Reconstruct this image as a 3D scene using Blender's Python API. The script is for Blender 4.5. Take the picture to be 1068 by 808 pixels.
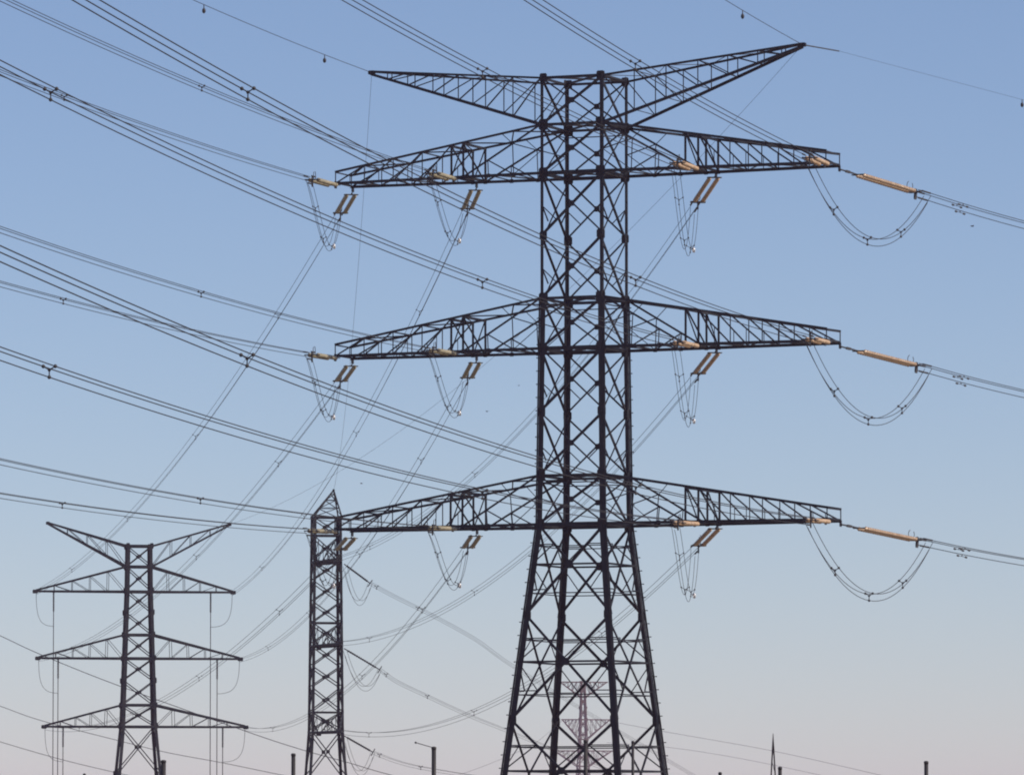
import bpy, bmesh, math, random
from mathutils import Vector, Matrix, Quaternion

random.seed(7)
R = math.radians
for o in list(bpy.data.objects):
    bpy.data.objects.remove(o)
scene = bpy.context.scene
COL = scene.collection

# ------------------------------------------------------------------ camera
FPX = 6870.0                       # focal length in photo pixels (photo is 1068 wide)
PITCH = math.atan(477 / FPX)       # horizon lies 477 px under the picture's middle
CAMZ = 1.7
CP, SP = math.cos(PITCH), math.sin(PITCH)
cam = bpy.data.cameras.new('camera')
cam.sensor_fit = 'HORIZONTAL'
cam.sensor_width = 36.0
cam.lens = 36.0 * FPX / 1068
cam.clip_start = 0.5
cam.clip_end = 30000
camo = bpy.data.objects.new('camera', cam)
camo.location = (0, 0, CAMZ)
camo.rotation_euler = (math.pi / 2 + PITCH, 0, 0)
COL.objects.link(camo)
scene.camera = camo

# ------------------------------------------------------------------ sky, sun, exposure
SUN_EL, SUN_AZ = 38.0, 105.0       # azimuth clockwise from the view direction (+Y)
w = bpy.data.worlds.new('World')
scene.world = w
w.use_nodes = True
nt = w.node_tree
nt.nodes.clear()
out = nt.nodes.new('ShaderNodeOutputWorld')
bg = nt.nodes.new('ShaderNodeBackground')
sky = nt.nodes.new('ShaderNodeTexSky')
sky.sky_type = 'NISHITA'
sky.sun_disc = False
sky.sun_elevation = R(SUN_EL)
sky.sun_rotation = R(SUN_AZ)
sky.altitude = 0
sky.air_density = 0.78
sky.dust_density = 0.12
sky.ozone_density = 5.2
bg.inputs['Strength'].default_value = 0.107
wb = nt.nodes.new('ShaderNodeMix')          # white balance of the whole sky
wb.data_type = 'RGBA'
wb.blend_type = 'MULTIPLY'
wb.inputs[0].default_value = 1.0
wb.inputs[7].default_value = (1.085, 0.948, 0.95, 1)
nt.links.new(sky.outputs[0], wb.inputs[6])
nt.links.new(wb.outputs[2], bg.inputs['Color'])
nt.links.new(bg.outputs[0], out.inputs['Surface'])

sl = bpy.data.lights.new('sun', 'SUN')
sl.energy = 4.4
sl.angle = R(0.5)
sl.color = (1.0, 0.88, 0.74)
so = bpy.data.objects.new('sun', sl)
d = Vector((math.sin(R(SUN_AZ)) * math.cos(R(SUN_EL)), math.cos(R(SUN_AZ)) * math.cos(R(SUN_EL)), math.sin(R(SUN_EL))))
so.rotation_euler = d.to_track_quat('Z', 'Y').to_euler()
so.location = (0, -40, 90)
COL.objects.link(so)

vs = scene.view_settings
scene.display_settings.display_device = 'sRGB'
vs.view_transform = 'Standard'
vs.look = 'None'
vs.exposure = 0.05
vs.gamma = 1.0
vs.use_curve_mapping = False
scene.cycles.max_bounces = 4
scene.cycles.diffuse_bounces = 2
scene.cycles.volume_bounces = 1
scene.cycles.filter_width = 2.0
scene.cycles.use_denoising = True

# ------------------------------------------------------------------ materials
def mat(name, c0, c1, rough=0.6, metal=0.0, scale=3.0, spec=0.4, bump=0.0):
    m = bpy.data.materials.new(name)
    m.use_nodes = True
    t = m.node_tree
    b = t.nodes['Principled BSDF']
    co = t.nodes.new('ShaderNodeTexCoord')
    n = t.nodes.new('ShaderNodeTexNoise')
    n.inputs['Scale'].default_value = scale
    n.inputs['Detail'].default_value = 6
    n.inputs['Roughness'].default_value = 0.65
    r = t.nodes.new('ShaderNodeValToRGB')
    r.color_ramp.elements[0].position = 0.38
    r.color_ramp.elements[0].color = (*c0, 1)
    r.color_ramp.elements[1].position = 0.66
    r.color_ramp.elements[1].color = (*c1, 1)
    t.links.new(co.outputs['Object'], n.inputs['Vector'])
    t.links.new(n.outputs['Fac'], r.inputs['Fac'])
    t.links.new(r.outputs['Color'], b.inputs['Base Color'])
    b.inputs['Roughness'].default_value = rough
    b.inputs['Metallic'].default_value = metal
    b.inputs['Specular IOR Level'].default_value = spec
    return m

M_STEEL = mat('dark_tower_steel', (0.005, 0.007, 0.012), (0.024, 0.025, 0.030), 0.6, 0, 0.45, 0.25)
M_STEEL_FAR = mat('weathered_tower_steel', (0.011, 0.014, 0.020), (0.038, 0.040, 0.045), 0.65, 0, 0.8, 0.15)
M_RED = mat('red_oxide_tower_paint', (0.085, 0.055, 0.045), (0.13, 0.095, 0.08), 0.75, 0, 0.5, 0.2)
M_WIRE = mat('weathered_aluminium_wire', (0.022, 0.023, 0.027), (0.036, 0.035, 0.037), 0.7, 0, 1.0, 0.15)
M_FIT = mat('galvanised_fitting', (0.025, 0.026, 0.03), (0.045, 0.043, 0.044), 0.6, 0.0, 4.0, 0.4)
M_RING = mat('bright_aluminium_ring', (0.72, 0.72, 0.74), (0.80, 0.79, 0.78), 0.3, 0.2, 4.0, 0.6)
M_BROWN = mat('right_porcelain_brown', (0.42, 0.28, 0.17), (0.62, 0.47, 0.33), 0.22, 0, 3.0, 0.6)  # paler, warmer tone for the strings right of the pylon body
M_OLIVE = mat('left_porcelain_olive', (0.24, 0.22, 0.15), (0.44, 0.39, 0.28), 0.22, 0, 3.0, 0.6)  # darker, olive tone for the strings left of the pylon body
M_POST = mat('painted_post_steel', (0.02, 0.02, 0.024), (0.035, 0.033, 0.033), 0.6, 0, 2.0, 0.3)
M_BIRD = mat('dark_feathers', (0.02, 0.02, 0.022), (0.05, 0.045, 0.045), 0.8, 0, 12.0, 0.2)
M_GROUND = mat('dry_soil', (0.20, 0.16, 0.11), (0.30, 0.25, 0.18), 0.95, 0, 0.02, 0.1)

# ------------------------------------------------------------------ object helpers
def tag(o, label, cat, group=None):
    o['label'] = label
    o['category'] = cat
    if group:
        o['group'] = group

def empty(name, loc=(0, 0, 0), label=None, cat=None, group=None, rotz=0.0):
    o = bpy.data.objects.new(name, None)
    o.location = loc
    o.rotation_euler = (0, 0, rotz)
    o.empty_display_size = 0.5
    COL.objects.link(o)
    if label:
        tag(o, label, cat, group)
    return o

def link_mesh(name, me, parent=None):
    o = bpy.data.objects.new(name, me)
    COL.objects.link(o)
    if parent:
        o.parent = parent
    return o

class MB:
    """collects geometry in local coordinates of the thing it belongs to"""
    def __init__(self):
        self.v, self.f, self.smooth = [], [], []
    def prism(self, ring0, ring1, caps=True, smooth=False):
        n = len(ring0)
        b = len(self.v)
        self.v += [tuple(p) for p in ring0] + [tuple(p) for p in ring1]
        for i in range(n):
            j = (i + 1) % n
            self.f.append((b + i, b + j, b + n + j, b + n + i))
            self.smooth.append(smooth)
        if caps:
            self.f.append(tuple(b + i for i in reversed(range(n))))
            self.f.append(tuple(b + n + i for i in range(n)))
            self.smooth += [False, False]
    def angle(self, p, q, wd, n, t=None, ext=0.0):
        """steel angle from p to q: heel on the line, one leg across the face (in plane), one along the normal n"""
        p, q, n = Vector(p), Vector(q), Vector(n)
        d = (q - p)
        if d.length < 1e-6:
            return
        d.normalize()
        p = p - d * ext
        q = q + d * ext
        n = (n - d * n.dot(d))
        if n.length < 1e-4:
            n = d.orthogonal()
        n.normalize()
        a = d.cross(n).normalized()
        t = t or max(0.014, wd * 0.13)
        h = wd * 0.5
        prof = [(-h, 0), (h, 0), (h, t), (-h + t, t), (-h + t, wd), (-h, wd)]
        r0 = [p + a * x + n * y for x, y in prof]
        r1 = [q + a * x + n * y for x, y in prof]
        self.prism(r0, r1)
    def corner(self, p, q, wd, a, b, t=None):
        """leg angle with its heel at the corner and its legs along a and b"""
        p, q, a, b = Vector(p), Vector(q), Vector(a), Vector(b)
        t = t or wd * 0.14
        prof = [(0, 0), (wd, 0), (wd, t), (t, t), (t, wd), (0, wd)]
        self.prism([p + a * x + b * y for x, y in prof], [q + a * x + b * y for x, y in prof])
    def plate(self, c, a, b, wa, wb, t):
        c, a, b = Vector(c), Vector(a).normalized(), Vector(b).normalized()
        n = a.cross(b).normalized()
        k = 0.3
        pts = [(-1, -1 + k), (-1 + k, -1), (1 - k, -1), (1, -1 + k), (1, 1 - k), (1 - k, 1), (-1 + k, 1), (-1, 1 - k)]
        self.prism([c + a * x * wa / 2 + b * y * wb / 2 - n * t / 2 for x, y in pts],
                   [c + a * x * wa / 2 + b * y * wb / 2 + n * t / 2 for x, y in pts])
    def rod(self, p, q, r, seg=6, r2=None):
        p, q = Vector(p), Vector(q)
        d = (q - p).normalized()
        a = d.orthogonal().normalized()
        b = d.cross(a)
        r2 = r if r2 is None else r2
        cs = [(math.cos(2 * math.pi * i / seg), math.sin(2 * math.pi * i / seg)) for i in range(seg)]
        self.prism([p + (a * x + b * y) * r for x, y in cs], [q + (a * x + b * y) * r2 for x, y in cs], smooth=True)
    def tube(self, pts, r, seg=6):
        pts = [Vector(p) for p in pts]
        rings = []
        for i, p in enumerate(pts):
            d = (pts[min(i + 1, len(pts) - 1)] - pts[max(i - 1, 0)]).normalized()
            a = d.cross(Vector((0, 0, 1)))
            if a.length < 1e-3:
                a = d.orthogonal()
            a.normalize()
            b = a.cross(d)
            rings.append([p + (a * math.cos(2 * math.pi * k / seg) + b * math.sin(2 * math.pi * k / seg)) * r for k in range(seg)])
        b0 = len(self.v)
        for rg in rings:
            self.v += [tuple(p) for p in rg]
        for i in range(len(rings) - 1):
            for k in range(seg):
                j = (k + 1) % seg
                self.f.append((b0 + i * seg + k, b0 + i * seg + j, b0 + (i + 1) * seg + j, b0 + (i + 1) * seg + k))
                self.smooth.append(True)
        self.f.append(tuple(b0 + k for k in reversed(range(seg))))
        self.f.append(tuple(b0 + (len(rings) - 1) * seg + k for k in range(seg)))
        self.smooth += [False, False]
    def ball(self, c, r, stretch=None, seg=8, rings=5):
        c = Vector(c)
        ax = Vector(stretch) if stretch else Vector((0, 0, 1))
        L = ax.length
        ax.normalize()
        a = ax.orthogonal().normalized()
        b = ax.cross(a)
        pr = None
        for i in range(rings + 1):
            th = math.pi * i / rings
            rr, hh = max(math.sin(th), 0.02) * r, -math.cos(th) * (r * L)
            ring = [c + ax * hh + (a * math.cos(2 * math.pi * k / seg) + b * math.sin(2 * math.pi * k / seg)) * rr for k in range(seg)]
            if pr:
                self.prism(pr, ring, caps=(i in (1, rings)), smooth=True)
            pr = ring
    def lathe(self, prof, seg=12):
        b0 = len(self.v)
        for r, z in prof:
            for k in range(seg):
                self.v.append((r * math.cos(2 * math.pi * k / seg), r * math.sin(2 * math.pi * k / seg), z))
        for i in range(len(prof) - 1):
            for k in range(seg):
                j = (k + 1) % seg
                self.f.append((b0 + i * seg + k, b0 + i * seg + j, b0 + (i + 1) * seg + j, b0 + (i + 1) * seg + k))
                self.smooth.append(True)
    def ring(self, c, n, R_, r, seg=18, arc=1.0):
        c, n = Vector(c), Vector(n).normalized()
        a = n.orthogonal().normalized()
        b = n.cross(a)
        self.tube([c + (a * math.cos(2 * math.pi * arc * k / seg) + b * math.sin(2 * math.pi * arc * k / seg)) * R_ for k in range(seg + 1)], r)
    def mesh(self, name, m):
        me = bpy.data.meshes.new(name)
        me.from_pydata(self.v, [], self.f)
        me.polygons.foreach_set('use_smooth', self.smooth)
        me.materials.append(m)
        me.update()
        return me
    def build(self, name, m, parent=None):
        return link_mesh(name, self.mesh(name, m), parent)

def at(px, py, Y):
    """world point at depth Y seen at photo pixel (px, py)"""
    a, b = (px - 534) / FPX, (404 - py) / FPX
    v = Vector((a, CP - b * SP, SP + b * CP))
    return Vector((0, 0, CAMZ)) + v * (Y / v.y)

def lerp(a, b, t):
    return a + (b - a) * t

# ------------------------------------------------------------------ ground and air
g = MB()
N = 40
for i in range(N + 1):
    for j in range(N + 1):
        x, y = -2900 + 5800 * i / N, -380 + 9300 * j / N
        g.v.append((x, y, -0.0))
for i in range(N):
    for j in range(N):
        b = i * (N + 1) + j
        g.f.append((b, b + N + 1, b + N + 2, b + 1))
        g.smooth.append(False)
go = g.build('ground', M_GROUND)
go['kind'] = 'structure'
go['label'] = 'flat dry ground under the pylons'

HAZE_DENSITY = 0.00007
hb = MB()
X0, X1, Y0, Y1, Z0, Z1 = -3000, 3000, -400, 9000, -1.0, 57.0
hb.prism([(X0, Y0, Z0), (X1, Y0, Z0), (X1, Y1, Z0), (X0, Y1, Z0)], [(X0, Y0, Z1), (X1, Y0, Z1), (X1, Y1, Z1), (X0, Y1, Z1)])
hm = bpy.data.materials.new('thin_haze')
hm.use_nodes = True
hm.node_tree.nodes.clear()
ho = hm.node_tree.nodes.new('ShaderNodeOutputMaterial')
hv = hm.node_tree.nodes.new('ShaderNodeVolumePrincipled')
hv.inputs['Color'].default_value = (0.88, 0.69, 1.0, 1)
hv.inputs['Density'].default_value = HAZE_DENSITY
hv.inputs['Anisotropy'].default_value = 0.0
hm.node_tree.links.new(hv.outputs[0], ho.inputs['Volume'])
hz = hb.build('haze', hm)
hz['kind'] = 'stuff'
hz['label'] = 'thin pale haze in the air'

# ------------------------------------------------------------------ lattice building blocks
def panel(mb, a0, b0, a1, b1, n, wd, gus=0.0, redundant=0.0, horiz=0.0, wd2=None):
    """X bracing between legs a and b from level 0 (low) to level 1 (high); n = inward normal"""
    a0, b0, a1, b1, n = map(Vector, (a0, b0, a1, b1, n))
    mb.angle(a0 + n * 0.03, b1 + n * 0.03, wd, n)
    mb.angle(b0 + n * (0.05 + wd), a1 + n * (0.05 + wd), wd2 or wd, n)
    wb = (b0 - a0).length
    wt = (b1 - a1).length
    t = wb / (wb + wt)
    c = lerp(a0, b1, t)
    if gus:
        ax = (b0 - a0).normalized()
        mb.plate(c + n * 0.03, ax, (a1 - a0).normalized(), gus, gus, 0.05)
    if horiz:
        mb.angle(lerp(a0, a1, t) + n * 0.02, lerp(b0, b1, t) + n * 0.02, horiz, n)
    if redundant:
        # quarter point struts from the legs to the diagonals, with a sloping strut beside each
        for (l0, l1, lo_d, hi_d) in ((a0, a1, (a0, b1), (a1, b0)), (b0, b1, (b0, a1), (b1, a0))):
            q = lerp(lo_d[0], lo_d[1], t * 0.5)
            mb.angle(lerp(l0, l1, t * 0.5) + n * 0.02, q + n * 0.02, redundant, n)
            mb.angle(lerp(l0, l1, t) + n * 0.02, q + n * 0.02, redundant, n)
            q2 = lerp(hi_d[0], hi_d[1], (1 - t) * 0.5)
            mb.angle(lerp(l0, l1, t + (1 - t) * 0.5) + n * 0.02, q2 + n * 0.02, redundant, n)
            mb.angle(lerp(l0, l1, t) + n * 0.02, q2 + n * 0.02, redundant, n)

# ================================================================== big pylon in front
TA = R(23)
TU = Vector((math.cos(TA), -math.sin(TA), 0))
TV = Vector((math.sin(TA), math.cos(TA), 0))
TO = Vector((4.62, 419.0, 0))
def T1(u, v, z):
    return TO + TU * u + TV * v + Vector((0, 0, z))

LV = [44.4, 33.2, 22.0]            # bottom chords of the three crossarm levels
LVT = [47.5, 36.4, 25.1]           # where their top chords meet the body
def hw(z):
    if z >= 36:
        return 2.14
    if z >= 22:
        return 2.14 + 0.17 * (36 - z) / 14
    return 2.31 + (22 - z) * 0.1065
def legw(z):
    return 0.20 if z > 36 else 0.33 if z > 22 else 0.36

big = empty('lattice_tower', TO, 'tall black lattice pylon nearest the camera, with three wide crossarm levels and splayed legs',
            'pylon', None, -TA)
CS = [(-1, -1), (1, -1), (1, 1), (-1, 1)]
def cpt(k, z):
    h = hw(z)
    return Vector((CS[k][0] * h, CS[k][1] * h, z))

PZ = [0.0, 2.5, 9.6, 16.25, 22.0, 25.1, 29.15, 33.2, 36.4, 40.4, 44.4, 47.5, 50.5]
for k in range(4):
    a, b = Vector((-CS[k][0], 0, 0)), Vector((0, -CS[k][1], 0))
    mb = MB()
    for i in range(len(PZ) - 1):
        z0, z1 = PZ[i], PZ[i + 1]
        wd = legw((z0 + z1) / 2)
        mb.corner(cpt(k, z0), cpt(k, z1), wd, a, b)
        # second angle back to back, as on heavy star shaped legs
        if z1 <= 36.5:
            mb.corner(cpt(k, z0) - (a + b) * 0.004, cpt(k, z1) - (a + b) * 0.004, wd * 0.30, -a, -b, wd * 0.14)
    # gusset plates where braces meet the leg
    for z in PZ[1:]:
        big_g = 0.62 if z in LV or z in LVT else 0.5
        c = cpt(k, z)
        mb.plate(c + a * 0.18 + b * 0.035, (1, 0, 0), (0, 0, 1), big_g, big_g * 1.15, 0.03)
        mb.plate(c + b * 0.18 + a * 0.035, (0, 1, 0), (0, 0, 1), big_g, big_g * 1.15, 0.03)
    z = 3.2
    while z < 36.2:                 # climbing bolts stick out of two of the legs
        c = cpt(k, z)
        L = 0.20 if z > 22 else 0.26
        if k in (0, 2):
            mb.rod(c + a * 0.03 + b * 0.02, c - a * L + b * 0.02, 0.028)
            mb.ball(c - a * L + b * 0.02, 0.045, seg=6, rings=3)
        z += 0.84
    mb.build('leg', M_STEEL, big)

def face(k):
    k2 = (k + 1) % 4
    n = -(Vector((CS[k][0] + CS[k2][0], CS[k][1] + CS[k2][1], 0)).normalized())
    mb = MB()
    for i in range(len(PZ) - 1):
        z0, z1 = PZ[i], PZ[i + 1]
        a0, b0, a1, b1 = cpt(k, z0), cpt(k2, z0), cpt(k, z1), cpt(k2, z1)
        if i == 0:
            m0 = lerp(a1, b1, 0.5)
            mb.angle(a0, m0, 0.2, n)
            mb.angle(b0, m0, 0.2, n)
            mb.angle(a1, b1, 0.2, n)
            continue
        low = z1 <= 22.01
        wd, wd2 = (0.155, 0.14) if low else [(0.15, 0.09), (0.10, 0.18), (0.10, 0.09), (0.18, 0.10)][k]
        # the front and back faces carry X panels with gusseted centres; so do the sides
        panel(mb, a0, b0, a1, b1, n, wd, wd2=wd2, gus=0.46 if low and k in (0, 2) else 0.36 if k in (0, 2) else 0.0,
              redundant=0.07 if low else 0.0, horiz=0.12 if low else 0.0)
        if low and i < 4:
            # light horizontals at the quarter points
            for q in (0.24, 0.76):
                mb.angle(lerp(a0, a1, q) + n * 0.12, lerp(b0, b1, q) + n * 0.12, 0.065, n)
        if not low and (z1 - z0) > 3.5:
            mb.angle(lerp(a0, a1, 0.5) + n * 0.05, lerp(a0, b1, 0.25) + n * 0.05, 0.07, n)
            mb.angle(lerp(b0, b1, 0.5) + n * 0.05, lerp(b0, a1, 0.25) + n * 0.05, 0.07, n)
    for z in LV + LVT + [50.5]:
        mb.angle(cpt(k, z) + n * 0.02, cpt(k2, z) + n * 0.02, 0.24 if z in LV else 0.17, n)
        if z in LVT:
            mb.angle(cpt(k, z - 0.45) + n * 0.02, cpt(k2, z - 0.45) + n * 0.02, 0.07, n)
    mb.build('face_bracing', M_STEEL, big)
for k in range(4):
    face(k)
for z in LV + LVT + [50.5]:
    mb = MB()
    mb.angle(cpt(0, z), cpt(2, z), 0.12, (0, 0, 1))
    mb.angle(cpt(1, z - 0.02), cpt(3, z - 0.02), 0.12, (0, 0, 1))
    mb.build('plan_bracing', M_STEEL, big)

ARM_END, ARM_V, ARM_H = 16.9, 1.25, 0.75
def arm_bot(s, sv, u, zb):
    h = hw(zb)
    t = (u - h) / (ARM_END - h)
    return Vector((s * u, sv * lerp(h, ARM_V, t), zb))
def arm_top(s, sv, u, zb, zt):
    h = hw(zt)
    t = (u - h) / (ARM_END - h)
    return Vector((s * u, sv * lerp(h, ARM_V, t), lerp(zt, zb + ARM_H, t)))

def crossarm(s, zb, zt):
    mb = MB()
    nodes = [7.65, 8.5, 10.6, 12.7, 14.8, ARM_END]
    for sv in (-1, 1):
        n = Vector((0, -sv, 0))
        B = lambda u: arm_bot(s, sv, u, zb)
        T = lambda u: arm_top(s, sv, u, zb, zt)
        h = hw(zb)
        mb.angle(B(h), B(ARM_END), 0.185, (0, -sv, 0), ext=0.05)
        mb.angle(T(h), T(ARM_END), 0.15, (0, -sv, 0), ext=0.05)
        # inner bay: long diagonal with light secondary members
        mb.angle(T(h), B(7.65), 0.13, n)
        D = lambda t: lerp(T(h), B(7.65), t)
        for t, u in ((0.36, 4.05), (0.68, 5.85)):
            mb.angle(D(t), B(u), 0.065, n)
        mb.angle(lerp(T(h), B(h), 0.55), D(0.36), 0.065, n)
        mb.angle(B(4.05), D(0.68), 0.075, n)
        mb.angle(lerp(T(h), B(h), 0.55), B(4.05), 0.05, n)
        mb.angle(T(4.9), D(0.36), 0.05, n)
        # outer bays
        for i, u in enumerate(nodes):
            mb.angle(T(u), B(u), 0.15 if i < 2 else 0.07, n)
            if i + 1 < len(nodes):
                mb.angle(T(u), B(nodes[i + 1]), 0.10 if i else 0.085, n)
                if i:
                    mb.angle(lerp(T(u), B(nodes[i + 1]), 0.5), B(lerp(u, nodes[i + 1], 0.5)), 0.05, n)
        for u in (4.05, 5.85, 7.65, 8.5):
            mb.plate(B(u) + n * 0.03, (1, 0, 0), (0, 0, 1), 0.3, 0.26, 0.03)
    # bottom and top planes between the two faces
    us = [hw(zb), 4.05, 5.85] + nodes
    for i, u in enumerate(us):
        mb.angle(arm_bot(s, -1, u, zb), arm_bot(s, 1, u, zb), 0.15 if 3 <= i <= 4 or u == ARM_END else 0.075, (0, 0, 1))
        if i >= 3:
            mb.angle(arm_top(s, -1, u, zb, zt), arm_top(s, 1, u, zb, zt), 0.17 if i <= 4 else 0.09, (0, 0, -1))
        if i + 1 < len(us):
            sg = 1 if i % 2 else -1
            mb.angle(arm_bot(s, sg, u, zb + 0.02), arm_bot(s, -sg, us[i + 1], zb + 0.02), 0.08, (0, 0, 1))
            mb.angle(arm_top(s, -sg, u, zb, zt), arm_top(s, sg, us[i + 1], zb, zt), 0.08, (0, 0, -1))
    # frame diagonals and hanger lugs
    for u in (7.65, 8.5):
        mb.angle(arm_top(s, -1, u, zb, zt), arm_bot(s, 1, u, zb), 0.08, (s, 0, 0))
    arm = mb.build('crossarm', M_STEEL, big)
    for sv in (-1, 1):
        for u in (8.3, ARM_END - 0.05):
            p = arm_bot(s, sv, u, zb)
            lug = MB()
            lug.plate(p + Vector((0, sv * 0.1, -0.14)), (0, 1, 0), (0, 0, 1), 0.34, 0.4, 0.05)
            lug.build('hanger_lug', M_STEEL, arm)

EW_U = 14.9
EW_TIP = {-1: 51.65, 1: 52.05}
def earth_arm(s):
    mb = MB()
    tip = Vector((s * EW_U, 0, EW_TIP[s]))
    T = lambda sv, t: lerp(Vector((s * 2.14, sv * 2.14, 50.5)), tip + Vector((0, sv * 0.16, 0.06)), t)
    B = lambda sv, t: lerp(Vector((s * 2.14, sv * 2.14, 47.5)), tip + Vector((0, sv * 0.16, -0.12)), t)
    ts = [0.0, 0.16, 0.32, 0.48, 0.63, 0.78, 0.90]
    for sv in (-1, 1):
        n = Vector((0, -sv, 0))
        mb.angle(T(sv, 0), T(sv, 1), 0.13, n)
        mb.angle(B(sv, 0), B(sv, 1), 0.17, n)
        for i, t in enumerate(ts):
            if i:
                mb.angle(T(sv, t), B(sv, t), 0.07, n)
            if i + 1 < len(ts):
                mb.angle(B(sv, ts[i + 1]), T(sv, t), 0.075 if sv < 0 else 0.06, n)
    for i, t in enumerate(ts):
        mb.angle(T(-1, t), T(1, t), 0.05, (0, 0, -1))
        mb.angle(B(-1, t), B(1, t), 0.05, (0, 0, 1))
        if i + 1 < len(ts):
            sg = 1 if i % 2 else -1
            mb.angle(T(sg, t), T(-sg, ts[i + 1]), 0.045, (0, 0, -1))
    mb.plate(tip, (1, 0, 0), (0, 0, 1), 0.45, 0.26, 0.2)
    mb.build('earthwire_arm', M_STEEL, big)

for s in (-1, 1):
    for zb, zt in zip(LV, LVT):
        crossarm(s, zb, zt)
    earth_arm(s)

# ================================================================== smaller pylons
def small_tower(name, loc, rotz, label, m, prof, arms, earth=None, peak=None, pz=None, wl=0.30, wb=0.13, wc=0.2, wa=0.055):
    """prof: list of (z, half width along the arms, half width across); arms: (z_bottom, z_top, left length, right length)"""
    root = empty(name, loc, label, 'pylon', None, rotz)
    def half(z):
        for (z0, a0, b0), (z1, a1, b1) in zip(prof, prof[1:]):
            if z <= z1:
                t = (z - z0) / (z1 - z0)
                return lerp(a0, a1, t), lerp(b0, b1, t)
        return prof[-1][1:]
    def c(k, z):
        ha, hb_ = half(z)
        return Vector((CS[k][0] * ha, CS[k][1] * hb_, z))
    for k in range(4):
        mb = MB()
        for z0, z1 in zip(pz, pz[1:]):
            mb.corner(c(k, z0), c(k, z1), wl, Vector((-CS[k][0], 0, 0)), Vector((0, -CS[k][1], 0)))
        for z in pz[1:]:
            mb.plate(c(k, z) - Vector((CS[k][0] * 0.08, CS[k][1] * 0.02, 0)), (1, 0, 0), (0, 0, 1), wl * 1.2, wl * 1.9, 0.03)
        mb.build('leg', m, root)
    for k in range(4):
        k2 = (k + 1) % 4
        n = -(Vector((CS[k][0] + CS[k2][0], CS[k][1] + CS[k2][1], 0)).normalized())
        mb = MB()
        for z0, z1 in zip(pz, pz[1:]):
            panel(mb, c(k, z0), c(k2, z0), c(k, z1), c(k2, z1), n, wb, gus=wb * 3.2)
        zs = sorted({z for a in arms for z in a[:2]} | {pz[-1]})
        for z in zs:
            mb.angle(c(k, z) + n * 0.02, c(k2, z) + n * 0.02, wc * 1.2, n)
        mb.build('face_bracing', m, root)
    for zb, zt, ll, lr in arms:
        for s, L in ((-1, ll), (1, lr)):
            if not L:
                continue
            mb = MB()
            ha, hb_ = half(zb)
            tip = Vector((s * L, 0, zb))
            B = lambda sv, t: lerp(Vector((s * ha, sv * hb_, zb)), tip + Vector((0, sv * 0.15, 0)), t)
            hat, hbt = half(zt)
            T = lambda sv, t: lerp(Vector((s * hat, sv * hbt, zt)), tip + Vector((0, sv * 0.15, 0.12)), t)
            ts = [0.0, 0.2, 0.4, 0.6, 0.8]
            for sv in (-1, 1):
                n = Vector((0, -sv, 0))
                mb.angle(B(sv, 0), B(sv, 1), wc, n)
                mb.angle(T(sv, 0), T(sv, 1), wc * 0.95, n)
                for i, t in enumerate(ts):
                    if i:
                        mb.angle(T(sv, t), B(sv, t), wa, n)
                    if i + 1 < len(ts):
                        mb.angle(B(sv, t), T(sv, ts[i + 1]), wa, n)
            for i, t in enumerate(ts):
                sg = 1 if i % 2 else -1
                mb.angle(B(-1, t), B(1, t), 0.06, (0, 0, 1))
                if i + 1 < len(ts):
                    mb.angle(B(sg, t), B(-sg, ts[i + 1]), 0.06, (0, 0, 1))
            mb.plate(tip + Vector((s * 0.1, 0, -0.02)), (1, 0, 0), (0, 0, 1), 0.55, 0.4, 0.4)
            mb.build('crossarm', m, root)
    if earth:
        zt, zl, zu, ll, lr = earth
        for s, L in ((-1, ll), (1, lr)):
            mb = MB()
            ha, hb_ = half(zu)
            tip = Vector((s * L, 0, zt))
            T = lambda sv, t: lerp(Vector((s * ha, sv * hb_, zu)), tip + Vector((0, sv * 0.1, 0.04)), t)
            B = lambda sv, t: lerp(Vector((s * ha, sv * hb_, zl)), tip + Vector((0, sv * 0.1, -0.08)), t)
            ts = [0.0, 0.25, 0.5, 0.75]
            for sv in (-1, 1):
                n = Vector((0, -sv, 0))
                mb.angle(T(sv, 0), T(sv, 1), wc * 0.85, n)
                mb.angle(B(sv, 0), B(sv, 1), wc * 0.9, n)
                for i, t in enumerate(ts):
                    if i:
                        mb.angle(T(sv, t), B(sv, t), 0.055, n)
                    if i + 1 < len(ts):
                        mb.angle(B(sv, t), T(sv, ts[i + 1]), 0.065, n)
            mb.plate(tip, (1, 0, 0), (0, 0, 1), 0.4, 0.32, 0.25)
            mb.build('earthwire_arm', m, root)
    if peak:
        mb = MB()
        p = Vector(peak)
        z = pz[-1]
        for k in range(4):
            mb.angle(c(k, z), p, wb * 1.3, Vector((-CS[k][0], 0, 0)))
            k2 = (k + 1) % 4
            for t0, t1 in ((0.0, 0.33), (0.33, 0.62), (0.62, 0.85)):
                mb.angle(lerp(c(k, z), p, t0), lerp(c(k2, z), p, t1), 0.07, Vector((0, 0, 1)))
                mb.angle(lerp(c(k, z), p, t1), lerp(c(k2, z), p, t1), 0.06, Vector((0, 0, 1)))
        mb.ball(p, 0.12)
        mb.build('peak', m, root)
    return root

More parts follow.
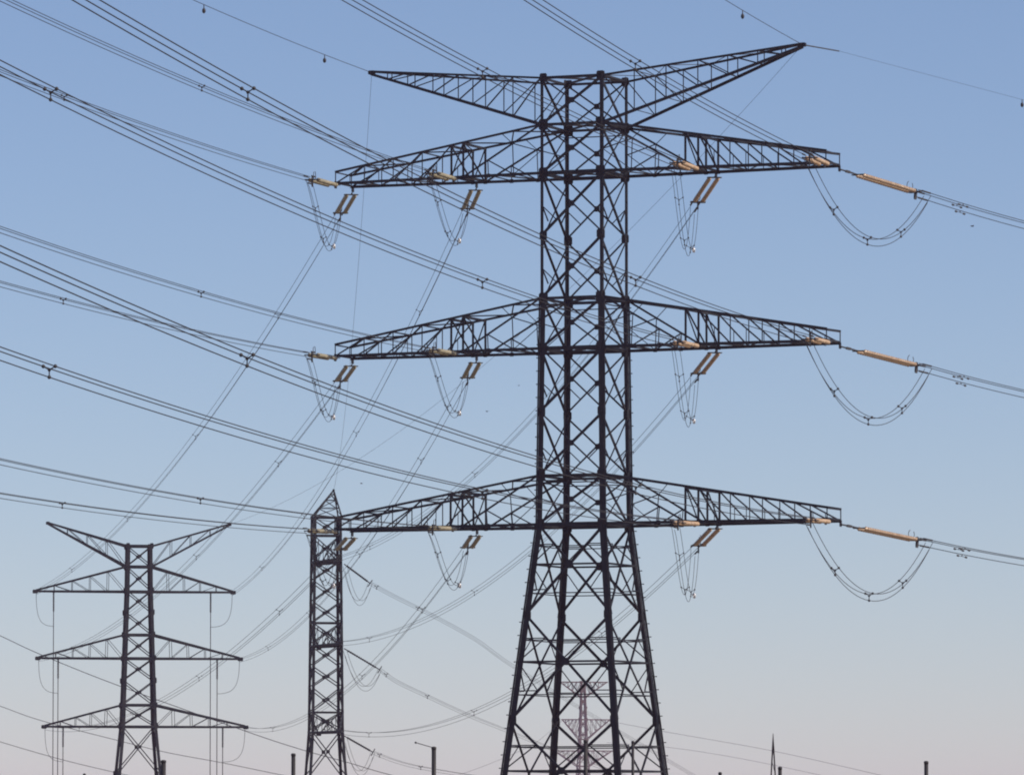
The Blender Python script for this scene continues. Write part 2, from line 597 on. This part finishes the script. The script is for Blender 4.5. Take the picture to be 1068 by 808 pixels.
# left pylon
T2Y = 700.0
S2 = FPX / T2Y
z2 = lambda y: CAMZ + (881 - y) / S2
T2O = Vector(((144.5 - 534) / S2, T2Y, 0))
T2R = R(9)
PZ2 = [0, 5.2, 9.3, z2(757), z2(735.5), z2(710), z2(686.5), z2(662), z2(639), z2(616), z2(591.5), z2(570)]
T2ARMS = [(z2(617.5), z2(591.5), 10.9, 10.0), (z2(687), z2(662.5), 10.6, 10.8), (z2(758), z2(735.5), 9.9, 11.4)]
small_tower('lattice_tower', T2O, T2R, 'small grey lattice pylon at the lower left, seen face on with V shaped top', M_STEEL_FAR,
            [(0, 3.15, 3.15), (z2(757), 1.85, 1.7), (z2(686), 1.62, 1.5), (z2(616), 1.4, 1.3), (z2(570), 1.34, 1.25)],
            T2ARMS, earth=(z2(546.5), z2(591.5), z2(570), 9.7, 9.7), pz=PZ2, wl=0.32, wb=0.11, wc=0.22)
def T2(u, v, z):
    return T2O + Vector((math.cos(T2R) * u - math.sin(T2R) * v, math.sin(T2R) * u + math.cos(T2R) * v, z))

# narrow pylon seen along its arms
T3Y = 610.0
S3 = FPX / T3Y
z3 = lambda y: CAMZ + (881 - y) / S3
T3O = Vector(((340.0 - 534) / S3, T3Y, 0))
T3R = R(-90 + 9)                    # its right arm points at the camera
PZ3 = [0, 3.6, 8.0, z3(762), z3(743), z3(717), z3(695), z3(672), z3(650), z3(628), z3(606), z3(585), z3(559), z3(540)]
def T3(u, v, z):
    return T3O + Vector((math.cos(T3R) * u - math.sin(T3R) * v, math.sin(T3R) * u + math.cos(T3R) * v, z))
pk = at(348, 511, T3Y)
pl = pk - T3O
pkl = Vector((math.cos(-T3R) * pl.x - math.sin(-T3R) * pl.y, math.sin(-T3R) * pl.x + math.cos(-T3R) * pl.y, pl.z))
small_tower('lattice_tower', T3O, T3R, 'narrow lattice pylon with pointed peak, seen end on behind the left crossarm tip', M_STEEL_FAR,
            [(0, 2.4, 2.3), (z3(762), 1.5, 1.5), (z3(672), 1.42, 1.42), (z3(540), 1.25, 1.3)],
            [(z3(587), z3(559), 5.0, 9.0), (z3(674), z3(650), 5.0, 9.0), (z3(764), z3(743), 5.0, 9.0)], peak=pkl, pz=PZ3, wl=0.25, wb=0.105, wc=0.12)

# far hazy pylon seen between the big pylon's legs
T4Y = 3000.0
S4 = FPX / T4Y
z4 = lambda y: CAMZ + (881 - y) / S4
T4O = Vector(((608.0 - 534) / S4, T4Y, 0))
PZ4 = [0, 15, 27, z4(798), z4(783), z4(772), z4(761), z4(750), z4(738), z4(727), z4(711.5)]
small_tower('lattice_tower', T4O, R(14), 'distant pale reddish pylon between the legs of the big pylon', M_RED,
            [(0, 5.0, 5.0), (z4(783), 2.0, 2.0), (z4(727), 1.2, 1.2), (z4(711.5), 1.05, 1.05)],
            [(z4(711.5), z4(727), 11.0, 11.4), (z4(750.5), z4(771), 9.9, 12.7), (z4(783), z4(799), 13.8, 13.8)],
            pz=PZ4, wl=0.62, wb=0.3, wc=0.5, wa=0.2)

# ================================================================== insulator strings
STR_L, STACK0, STACK1 = 7.6, 0.75, 5.85
def stack_mesh(m):
    mb = MB()
    prof = [(0.03, STACK0 - 0.12), (0.05, STACK0 - 0.1), (0.05, STACK0)]
    z = STACK0
    while z < STACK1:
        prof += [(0.05, z), (0.136, z + 0.05), (0.14, z + 0.09), (0.06, z + 0.13), (0.045, z + 0.2)]
        z += 0.24
    prof += [(0.05, STACK1), (0.05, STACK1 + 0.1), (0.03, STACK1 + 0.12)]
    mb.lathe(prof, 12)
    return mb.mesh('disc_stack', m)
def string_meshes():
    a = MB()                                        # tower side shackle and yoke
    a.rod((0, 0, -0.05), (0, 0, 0.4), 0.05)
    a.plate((0, 0, 0.48), (1, 0, 0), (0, 0, 1), 0.95, 0.22, 0.04)
    a.rod((-0.27, 0, 0.5), (-0.27, 0, 0.66), 0.035)
    a.rod((0.27, 0, 0.5), (0.27, 0, 0.66), 0.035)
    b = MB()                                        # line side yoke
    b.rod((-0.27, 0, 5.95), (-0.27, 0, 6.2), 0.04)
    b.rod((0.27, 0, 5.95), (0.27, 0, 6.2), 0.04)
    b.plate((0, 0, 6.3), (1, 0, 0), (0, 0, 1), 1.0, 0.3, 0.06)
    b.plate((0, -0.12, 6.38), (0, 1, 0), (0, 0, 1), 0.7, 0.26, 0.06)
    c = MB()                                        # dead end clamps, one per sub wire
    for x, y in BUN:
        c.rod((x * 0.9, y * 0.9, 6.35), (x, y, 6.75), 0.03)
        c.rod((x, y, 6.7), (x, y, STR_L), 0.055)
    r = MB()                                        # hoop shaped arcing horn
    r.ring((0, 0.30, 5.75), (1, 0, 0), 0.30, 0.022, 14, 0.8)
    return a.mesh('tower_yoke', M_FIT), b.mesh('line_yoke', M_FIT), c.mesh('dead_end_clamps', M_FIT), r.mesh('arcing_horn', M_FIT)
BUN = [(-0.25, 0.15), (0.25, 0.15), (0.0, -0.29)]      # x across, y up
ME_BROWN, ME_OLIVE = stack_mesh(M_BROWN), stack_mesh(M_OLIVE)
ME_A, ME_B, ME_C, ME_R = string_meshes()

def frame(dirv):
    z = Vector(dirv).normalized()
    x = z.cross(Vector((0, 0, 1))).normalized()
    y = x.cross(z) * 1.0
    # local X across, local Y up, local Z along; keep it right handed
    if x.cross(y).dot(z) < 0:
        x = -x
    return x, y, z

def insulator(p, dirv, me, label, group, ext=0.0):
    x, y, z = frame(dirv)
    o = empty('insulator_string', p, label, 'insulator', group)
    mtx = Matrix((x, y, z)).transposed()
    o.rotation_euler = mtx.to_euler()
    for sx in (-0.27, 0.27):
        s = link_mesh('disc_stack', me, o)
        s.location = (sx, 0, ext)
    for nm, me2 in (('tower_yoke', ME_A), ('line_yoke', ME_B), ('dead_end_clamps', ME_C), ('arcing_horn', ME_R)):
        link_mesh(nm, me2, o).location = (0, 0, ext)
    if ext:
        mb = MB()
        mb.rod((0, 0, -0.05), (0, 0, ext * 0.5), 0.05)
        mb.plate((0, 0, ext * 0.6), (0, 1, 0), (0, 0, 1), 0.16, 0.5, 0.1)
        mb.rod((0, 0, ext * 0.6), (0, 0, ext), 0.06)
        mb.build('extension_link', M_FIT, o)
    return o

def spacer(mb, p, x, y, k=1.0, f=1.0):
    for bx, by in BUN:
        bx, by = bx * k, by * k
        q = p + x * bx + y * by
        mb.rod(p, q, 0.026 * f)
        mb.ball(q, 0.085 * f, seg=6, rings=4)
    mb.ball(p, 0.075 * f, seg=6, rings=4)

def bundle(pts, label, group, spacers=(), r=0.03, dampers=False, name='conductor_bundle', cat='power line', k_=1.0, f_=1.0):
    """three wires held together by Y shaped spacers along pts; spacers = distances along the run"""
    p0 = pts[0]
    o = empty(name, p0, label, cat, group)
    dirh = (pts[-1] - pts[0])
    dirh.z = 0
    x = dirh.normalized().cross(Vector((0, 0, 1)))
    y = Vector((0, 0, 1))
    for bx, by in BUN:
        mb = MB()
        mb.tube([p - p0 + x * bx * k_ + y * by * k_ for p in pts], r, 5)
        mb.build('wire', M_WIRE, o)
    acc, k = 0.0, 0
    sp = sorted(spacers)
    for a, b in zip(pts, pts[1:]):
        L = (b - a).length
        while k < len(sp) and sp[k] <= acc + L:
            mb = MB()
            spacer(mb, lerp(a, b, (sp[k] - acc) / L) - p0, x, y, k_, f_)
            mb.build('spacer', M_FIT, o)
            k += 1
        acc += L
    if dampers:
        dv = (pts[1] - pts[0]).normalized()
        for bx, by in BUN:
            q = pts[0] - p0 + dv * 3.4 + x * bx + y * by
            mb = MB()
            mb.rod(q + Vector((0, 0, -0.12)) - dv * 0.45, q + Vector((0, 0, -0.12)) + dv * 0.45, 0.018)
            mb.rod(q, q + Vector((0, 0, -0.12)), 0.03)
            mb.ball(q + Vector((0, 0, -0.13)) - dv * 0.42, 0.075, dv * 1.8, 6, 4)
            mb.ball(q + Vector((0, 0, -0.13)) + dv * 0.42, 0.075, dv * 1.8, 6, 4)
            mb.build('damper', M_FIT, o)
    return o

def sag_pts(a, b, sag, n=40, skew=1.0):
    return [lerp(a, b, i / n) + Vector((0, 0, -4 * sag * (i / n) ** skew * (1 - (i / n) ** skew))) for i in range(n + 1)]

LEVEL = ['top', 'middle', 'lowest']
POS = {(-1, 1): 'outer left', (-1, 0): 'inner left', (1, 0): 'inner right', (1, 1): 'outer right'}

# --- wires that come from the near left (all run parallel; fitted on the photograph)
PHI, WA, WB = 0.200186, -0.0352137, 0.000184004
FD = Vector((-math.sin(PHI), -math.cos(PHI), 0))
DA = FRONT_SLOPE = {}
def front_pts(p, a, length, t0=STR_L, n=44):
    return [p + FD * t + Vector((0, 0, a * t + WB * t * t)) for t in [t0 + (length - t0) * i / n for i in range(n + 1)]]
SLOPE_FIX = {}
SLOPE_TABLE = [                     # small changes of tension: outer left, inner left, inner right, outer right
    [-0.001, 0.0003, 0.0019, 0.0028],
    [-0.001, 0.0, 0.0008, -0.0013],
    [-0.0008, 0.0, 0.0005, 0.0021],
]
ENDS = {}
for L in range(3):
    for j, key in enumerate([(-1, 1), (-1, 0), (1, 0), (1, 1)]):
        s, outer = key
        u = ARM_END if outer else 8.3
        v = ARM_V if outer else 1.72
        where = POS[key]
        # near side string and wires towards the camera
        pf = T1(s * u, -v - 0.1, LV[L] - 0.16)
        a = WA + SLOPE_TABLE[L][j]
        pe = pf + FD * STR_L + Vector((0, 0, a * STR_L))
        me = ME_BROWN if s > 0 else ME_OLIVE
        insulator(pf, pe - pf, me, f'{"tan" if s > 0 else "olive"} double insulator on near side of {LEVEL[L]} crossarm, {where} position',
                  'near side insulator strings')
        length = 215 if outer else 205
        bundle(front_pts(pf, a, length), f'three wire bundle rising to upper left from {LEVEL[L]} crossarm, {where} position',
               'conductors coming from the near left', (66 - STR_L, 152 - STR_L), r=0.026 if s > 0 else 0.020,
               k_=1.0 if s > 0 else 0.6, f_=1.0 if s > 0 else 0.75)
        ENDS[(L, key, 'near')] = pe

# --- far side strings and wires
SAGS = {}
def T3TIP(L):
    return T3(9.0, 0.0, [z3(587), z3(674), z3(764)][L])
for L in range(3):
    for key in [(-1, 1), (-1, 0), (1, 0), (1, 1)]:
        s, outer = key
        u = ARM_END if outer else 8.3
        v = ARM_V if outer else 1.72
        where = POS[key]
        pb = T1(s * u, v + 0.1, LV[L] - (0.4 if s < 0 else 0.2))
        if key == (1, 1):
            # right hand circuit leaves towards the right
            psi = R(42)
            dh = Vector((math.sin(psi), math.cos(psi), 0))
            def on_ray(px, py):
                a_ = (px - 534) / FPX
                # x = a_ * depth, depth ~ y*CP + (z-CAMZ)*SP
                t = 10.0
                for _ in range(12):
                    q = pb + dh * t
                    yy = q.y
                    pt = at(px, py, yy)
                    t += (pt.x - q.x) / (dh.x - a_ * dh.y)
                return at(px, py, (pb + dh * t).y)
            se = [(966, 204), (962, 383), (960, 564)][L]
            we = [(1068, 234), (1068, 410), (1068, 585)][L]
            e = on_ray(*se)
            far = on_ray(*we)
            d_ = (e - pb).normalized()
            pe = pb + d_ * (STR_L + 1.3)
            step = far - e
            pts = [pe] + [e + step * k + Vector((0, 0, 0.02 * k * k * 10)) - Vector((0, 0, 0.2 * k)) for k in [0.35 + 0.2 * i for i in range(30)]]
            me = ME_BROWN
            insulator(pb, d_, me, f'tan double insulator string reaching right from the tip of the {LEVEL[L]} crossarm', 'insulator strings reaching right', 1.3)
            bundle(pts, f'wire bundle leaving the picture on the right from the {LEVEL[L]} crossarm tip', 'conductors leaving to the right', (), r=0.025, dampers=True)
        else:
            if s < 0:
                tz = T2ARMS[L][0] - 0.1
                tgt = T2(-T2ARMS[L][2] if outer else T2ARMS[L][3], 0, tz)
                sag = 3.9
                dest = 'lower left pylon'
            else:
                tgt = T3TIP(L)
                sag = 4.3
                dest = 'narrow pylon'
            full = sag_pts(pb, tgt, sag, 60)
            d_ = (full[2] - pb).normalized()
            pe = pb + d_ * STR_L
            total = (tgt - pb).length
            pts = [pe] + [p for p in full if (p - pb).length > STR_L + 2]
            me = ME_BROWN if s > 0 else ME_OLIVE
            insulator(pb, d_, me, f'{"tan" if s > 0 else "olive"} double insulator slanting down under {LEVEL[L]} crossarm, {where} position', 'far side insulator strings')
            bundle(pts, f'wire bundle from {LEVEL[L]} crossarm, {where} position, down to {dest}', 'conductors running down to the far pylons',
                   [q for q in (36, 96, 158, 220) if q < total - 20], r=0.0155, k_=0.85, f_=0.6)
        ENDS[(L, key, 'far')] = pe
        # jumper loop under the arm
        pn = ENDS[(L, key, 'near')]
        sagj = (4.0 if outer and s > 0 else 3.6 if s > 0 else 2.75) + random.uniform(-0.15, 0.15)
        jp = sag_pts(pn + Vector((0, 0, -0.15)), pe + Vector((0, 0, -0.15)), sagj, 28, 1.0 if key == (1, 1) else 1.5)
        jl = sum((b - a).length for a, b in zip(jp, jp[1:]))
        shape = 'wide drooping' if outer and s > 0 else 'narrow drooping'
        jo = bundle(jp, f'{shape} jumper loop under the {LEVEL[L]} crossarm, {where} position', 'jumper loops under the crossarms',
                    (jl * 0.24, jl * 0.5, jl * 0.76), r=0.022 if key == (1, 1) else 0.016, k_=1.0 if s > 0 else 0.7, f_=1.0 if key == (1, 1) else 0.65, name='jumper_loop', cat='jumper cable')
        if key != (1, 1):
            mb = MB()
            q = jp[19] - jp[0]
            mb.ring(q + Vector((0.35, 0, 0.1)), (0.9, 0.35, 0.2), 0.13, 0.06, 12)
            mb.build('corona_ring', M_RING, jo)

# ------------------------------------------------------------------ earth wires
def single_wire(pts, label, r=0.02, name='earth_wire', cat='earth wire', group=None, m=None):
    p0 = pts[0]
    o = empty(name, p0, label, cat, group)
    mb = MB()
    mb.tube([p - p0 for p in pts], r, 5)
    mb.build('wire', m or M_WIRE, o)
    return o
def marker(o, p):
    mb = MB()
    q = p - Vector(o.location)
    mb.rod(q, q + Vector((0, 0, -0.25)), 0.03)
    mb.ball(q + Vector((0, 0, -0.36)), 0.11, (0, 0, 1.5), 8, 5)
    mb.build('bird_diverter', M_FIT, o)

etl, etr = T1(-EW_U, 0, EW_TIP[-1]), T1(EW_U, 0, EW_TIP[1])
for tip, nm, marks in ((etl, 'left', (13.5, 44.5)), (etr, 'right', (23.0,))):
    a = -0.034
    pts = [tip + FD * t + Vector((0, 0, a * t + WB * t * t)) for t in [4.5 * i for i in range(46)]]
    o = single_wire(pts, f'thin earth wire rising to upper left from {nm} tip of the big pylon', group='earth wires of the big pylon')
    for mk in marks:
        marker(o, tip + FD * mk + Vector((0, 0, a * mk + WB * mk * mk)))
single_wire(sag_pts(etl, pk, 4.2), 'very thin wire dropping from the left earth arm tip to the narrow pylon peak', r=0.011, group='earth wires of the big pylon')
t2pr = T2(9.7, 0, z2(546.5))
single_wire(sag_pts(etr, t2pr, 4.5), 'very thin wire slanting down left from the right earth arm tip', r=0.011, group='earth wires of the big pylon')
psi = R(42)
e1 = etr + Vector((math.sin(psi), math.cos(psi), 0)) * 0.01
q0, q1 = at(875, 53.5, 424), at(1066, 104, 441)
pts = [etr] + [lerp(q0, q1, k) for k in [0, 0.25, 0.5, 0.75, 1.0, 1.4, 1.9, 2.6, 3.4, 4.4]]
o = single_wire(pts, 'faint earth wire running right from the right earth arm tip', r=0.009, group='earth wires of the big pylon')
marker(o, q1)
mb = MB()
mb.rod(Vector((0, 0, 0)), q0 - etr, 0.045)
mb.build('armour_rod', M_FIT, o)

def smooth_run(pts):
    n, fine = len(pts), []
    for i in range(n - 1):
        p0, p1, p2, p3 = pts[max(i - 1, 0)], pts[i], pts[i + 1], pts[min(i + 2, n - 1)]
        for k in range(6):
            t = k / 6
            fine.append(0.5 * ((2 * p1) + (p2 - p0) * t + (2 * p0 - 5 * p1 + 4 * p2 - p3) * t * t + (3 * p1 - p0 - 3 * p2 + p3) * t ** 3))
    fine.append(pts[-1])
    return fine

# ------------------------------------------------------------------ narrow pylon: strings, wires and jumpers to the right
ST3 = [((359, 588), (386, 608), [(411, 621.5), (450, 641), (495, 666), (530, 691), (600, 735), (694, 791), (740, 818)]),
       ((359, 676), (396, 698), [(413, 710), (440, 723), (490, 746), (530, 762), (600, 790), (680, 818)]),
       ((359, 767), (389, 784), [(412, 793), (440, 800), (500, 810), (560, 818)])]
for L, (p, e, ws) in enumerate(ST3):
    y0 = 601.0
    a, b = at(*p, y0), at(*e, y0 + 3.0)
    o = empty('insulator_string', a, f'thin dark insulator string slanting right from the narrow pylon, {LEVEL[L]} one', 'insulator', 'insulator strings of the narrow pylon')
    dv = (b - a)
    mb = MB()
    n = 14
    prev = None
    for i in range(n):
        c0, c1 = dv * (0.12 + 0.8 * i / n), dv * (0.12 + 0.8 * (i + 0.7) / n)
        mb.rod(c0, c1, 0.105, 8, 0.05)
    mb.rod(Vector((0, 0, 0)), dv, 0.05)
    mb.build('disc_stack', M_POST, o)
    mb = MB()
    mb.plate(dv, dv.normalized().cross(Vector((0, 1, 0))), (0, 1, 0), 0.75, 0.3, 0.08)
    mb.build('line_yoke', M_FIT, o)
    pts = smooth_run([b] + [at(x, y, lerp(y0 + 3, 760, (x - e[0]) / 360.0)) for x, y in ws])
    bundle(pts, f'far wire bundle running down right from the narrow pylon, {LEVEL[L]} one', 'conductors right of the narrow pylon', (3.0, 22.0), r=0.015, k_=0.6, f_=0.8)
    ja = at(p[0] + 1, p[1] + 4, y0)
    jp = sag_pts(ja, b + Vector((0, 0, -0.15)), 2.3, 18)
    bundle(jp, f'small jumper loop under the string of the narrow pylon, {LEVEL[L]} one', 'jumper loops of the narrow pylon', (), r=0.018, name='jumper_loop', cat='jumper cable')

# ------------------------------------------------------------------ left pylon: droppers with loops
DROP = [((-1, 10.9), 55.5), ((-1, 10.6), 60.5), ((-1, 9.9), 66.0), ((1, 10.0), 219.5), ((1, 10.8), 226.5), ((1, 11.4), 232.5)]
for i, ((s, ln), px) in enumerate(DROP):
    L = i % 3
    zb = T2ARMS[L][0]
    tip = T2(s * ln, 0, zb)
    top = at(px, 700, tip.y)
    top = Vector((top.x, tip.y - s * 0.1, zb))
    side = 'left' if s < 0 else 'right'
    o = empty('dropper_cable', (top.x, top.y, 0), f'thin upright dropper cable from the {LEVEL[L]} {side} crossarm of the small left pylon', 'dropper cable', 'dropper cables on the left pylon')
    mb = MB()
    mb.tube([Vector((0, 0, 0.0)), Vector((0, 0, zb * 0.5)), Vector((0, 0, zb))], 0.045)
    mb.build('cable', M_WIRE, o)
    mb = MB()
    prof = [(0.05, zb - 2.2)]
    for k in range(12):
        prof += [(0.06, zb - 2.1 + 0.17 * k), (0.12, zb - 2.05 + 0.17 * k), (0.06, zb - 1.97 + 0.17 * k)]
    mb.lathe(prof, 8)
    mb.build('post_insulator', M_FIT, o)
    mb = MB()
    a = tip - Vector(o.location)
    end = Vector((0, 0, zb - 3.6))
    pts = []
    for k in range(15):
        t = k / 14
        q = lerp(a, end, t)
        q.x = lerp(a.x, 0, t * t * 0.55 + 0.45 * t ** 4)
        q.z = lerp(a.z, zb - 3.7, math.sin(t * math.pi / 2) ** 0.8)
        pts.append(q)
    mb.tube(pts, 0.025)
    mb.build('loop', M_WIRE, o)

# ------------------------------------------------------------------ other far wires
def far_wire(pix, Y0_, Y1_, label, r=0.035, group='far background wires'):
    n = len(pix)
    pts = [at(x, y, lerp(Y0_, Y1_, i / (n - 1))) for i, (x, y) in enumerate(pix)]
    fine = smooth_run(pts)
    return single_wire(fine, label, r, 'power_line', 'power line', group)
far_wire([(-40, 645), (2, 663.5), (42, 682), (122, 714), (256, 762), (312, 780.5), (364, 795), (394, 804), (450, 819)], 860, 900,
         'far wire crossing behind the small left pylon at its middle arm', 0.05)
far_wire([(-40, 722), (3, 737), (43, 751), (120, 771), (173, 784), (232, 795), (293, 807.5), (350, 818)], 860, 900,
         'far wire passing behind the lowest arm of the small left pylon', 0.042)
far_wire([(-40, 760), (3, 774), (62, 791), (120, 805), (180, 818)], 860, 900, 'lowest far wire in the bottom left corner', 0.042)
far_wire([(635, 751.5), (696, 763), (803, 782), (904, 804.5), (960, 818)], 2990, 2500, 'faint upper wire running right from the distant reddish pylon', 0.077)
far_wire([(633, 774), (698, 779), (775, 791), (870, 811), (900, 819)], 2990, 2500, 'faint lower wire running right from the distant reddish pylon', 0.067)
far_wire([(586, 751.5), (560, 773), (537, 785), (495, 802), (450, 817)], 2990, 2500, 'faint wire running down left from the distant reddish pylon', 0.063)

# ------------------------------------------------------------------ posts along the bottom edge
def post(px, py, wpx, Y, label, arm=False):
    s_ = FPX / Y
    top = at(px, py, Y)
    h = top.z
    r = wpx / s_ / 2
    o = empty('steel_post', (top.x, top.y, 0), label, 'post', 'posts along the bottom edge')
    mb = MB()
    mb.rod((0, 0, 0.02), (0, 0, h - 0.12), r, 12, r * 0.96)
    mb.build('shaft', M_POST, o)
    mb = MB()
    mb.rod((0, 0, h - 0.13), (0, 0, h - 0.02), r * 1.12, 12, r * 1.08)
    mb.rod((0, 0, h - 0.03), (0, 0, h), r * 1.0, 12, r * 0.5)
    mb.build('cap', M_POST, o)
    mb = MB()
    mb.rod((0, 0, 0), (0, 0, 0.05), r * 2.2, 12)
    for k in range(4):
        mb.rod((r * 1.7 * math.cos(k * math.pi / 2), r * 1.7 * math.sin(k * math.pi / 2), 0.04), (r * 1.7 * math.cos(k * math.pi / 2), r * 1.7 * math.sin(k * math.pi / 2), 0.12), 0.025)
    mb.build('base_plate', M_POST, o)
    if arm:
        mb = MB()
        mb.tube([Vector((0, 0, h - 0.06)), Vector((-0.35, 0, h + 0.04)), Vector((-0.8, 0, h + 0.17))], 0.02)
        mb.ball((-0.8, 0, h + 0.17), 0.05)
        mb.build('bracket', M_POST, o)
    return o
post(306, 785, 4.6, 300, 'dark steel post standing left of the narrow end on pylon')
post(452.5, 778, 5.0, 290, 'dark post with a thin bracket, between the narrow pylon and the big pylon', True)
post(610.8, 771, 4.4, 310, 'dark post in front of the distant reddish pylon')
post(660, 772, 3.2, 330, 'slim dark post beside the right leg inside the big pylon')
post(751, 804.5, 3.6, 320, 'stub of a dark post just right of the big pylon')
post(813.5, 799, 4.2, 300, 'short dark post right beside the spiky mast')
post(966, 793, 4.6, 300, 'lone dark post at the lower right')
post(170.5, 792, 5.4, 310, 'dark post against the right leg of the small left pylon')
post(88, 806, 3.0, 320, 'barely visible post top left of the small left pylon')

# slim spiky mast
my = 600.0
ms = FPX / my
mt = at(806.3, 764.5, my)
mo = empty('lightning_mast', (mt.x, mt.y, 0), 'slim pointed lightning mast of two leaning legs at the lower right', 'mast')
mh = mt.z
for sx in (-1, 1):
    mb = MB()
    mb.angle((sx * 0.62, 0, 0), (sx * 0.05, 0, mh - 1.3), 0.13, (0, 1, 0))
    mb.build('leg', M_POST, mo)
mb = MB()
mb.rod((0, 0, mh - 1.5), (0, 0, mh), 0.13, 8, 0.03)
mb.build('spike', M_POST, mo)
mb = MB()
for i in range(9):
    t0, t1 = i / 9, (i + 1) / 9
    x0, x1 = lerp(0.62, 0.05, t0), lerp(0.62, 0.05, t1)
    sg = 1 if i % 2 else -1
    mb.angle((sg * x0, 0.02, t0 * (mh - 1.3)), (-sg * x1, 0.02, t1 * (mh - 1.3)), 0.05, (0, 1, 0))
mb.build('lacing', M_POST, mo)

# ------------------------------------------------------------------ small birds in the air
def bird(px, py, Y, span, label, ang=0.0, lift=0.35):
    c = at(px, py, Y)
    mb = MB()
    o_ = lambda x, y, z: Vector((x * math.cos(ang) - y * math.sin(ang), x * math.sin(ang) + y * math.cos(ang), z)) * span
    # one closed skin: body rings along x, wings drawn out of the middle rings
    rings = []
    for x, r in ((-0.42, 0.02), (-0.28, 0.06), (-0.1, 0.1), (0.08, 0.11), (0.22, 0.07), (0.3, 0.075), (0.37, 0.04), (0.42, 0.01)):
        rings.append([o_(x, r * math.cos(2 * math.pi * k / 8), r * math.sin(2 * math.pi * k / 8)) for k in range(8)])
    for a, b in zip(rings, rings[1:]):
        mb.prism(a, b, caps=False, smooth=True)
    for s in (-1, 1):
        a = [o_(-0.12, s * 0.06, 0.03), o_(0.14, s * 0.06, 0.03), o_(0.14, s * 0.06, 0.06), o_(-0.12, s * 0.06, 0.06)]
        b = [o_(-0.06, s * 0.28, 0.03 + lift * 0.3), o_(0.18, s * 0.28, 0.03 + lift * 0.3), o_(0.18, s * 0.28, 0.05 + lift * 0.3), o_(-0.06, s * 0.28, 0.05 + lift * 0.3)]
        c_ = [o_(-0.12, s * 0.5, lift * 0.45), o_(-0.08, s * 0.5, lift * 0.45), o_(-0.08, s * 0.5, lift * 0.45 + 0.01), o_(-0.12, s * 0.5, lift * 0.45 + 0.01)]
        mb.prism(a, b)
        mb.prism(b, c_)
    me = mb.mesh('bird', M_BIRD)
    ob = link_mesh('bird', me)
    ob.location = c
    tag(ob, label, 'bird', 'tiny birds in the sky')
bird(1014, 236, 405, 0.34, 'tiny dark bird in flight just under the top right wires', 0.6)
bird(508, 429, 400, 0.30, 'tiny dark bird in flight below the middle left crossarm', 2.0)
bird(541, 402, 430, 0.24, 'tiny dark bird in flight close to the big pylon left leg', 1.2)
bird(377, 504, 420, 0.24, 'tiny dark bird in flight right of the narrow pylon peak', 2.6)
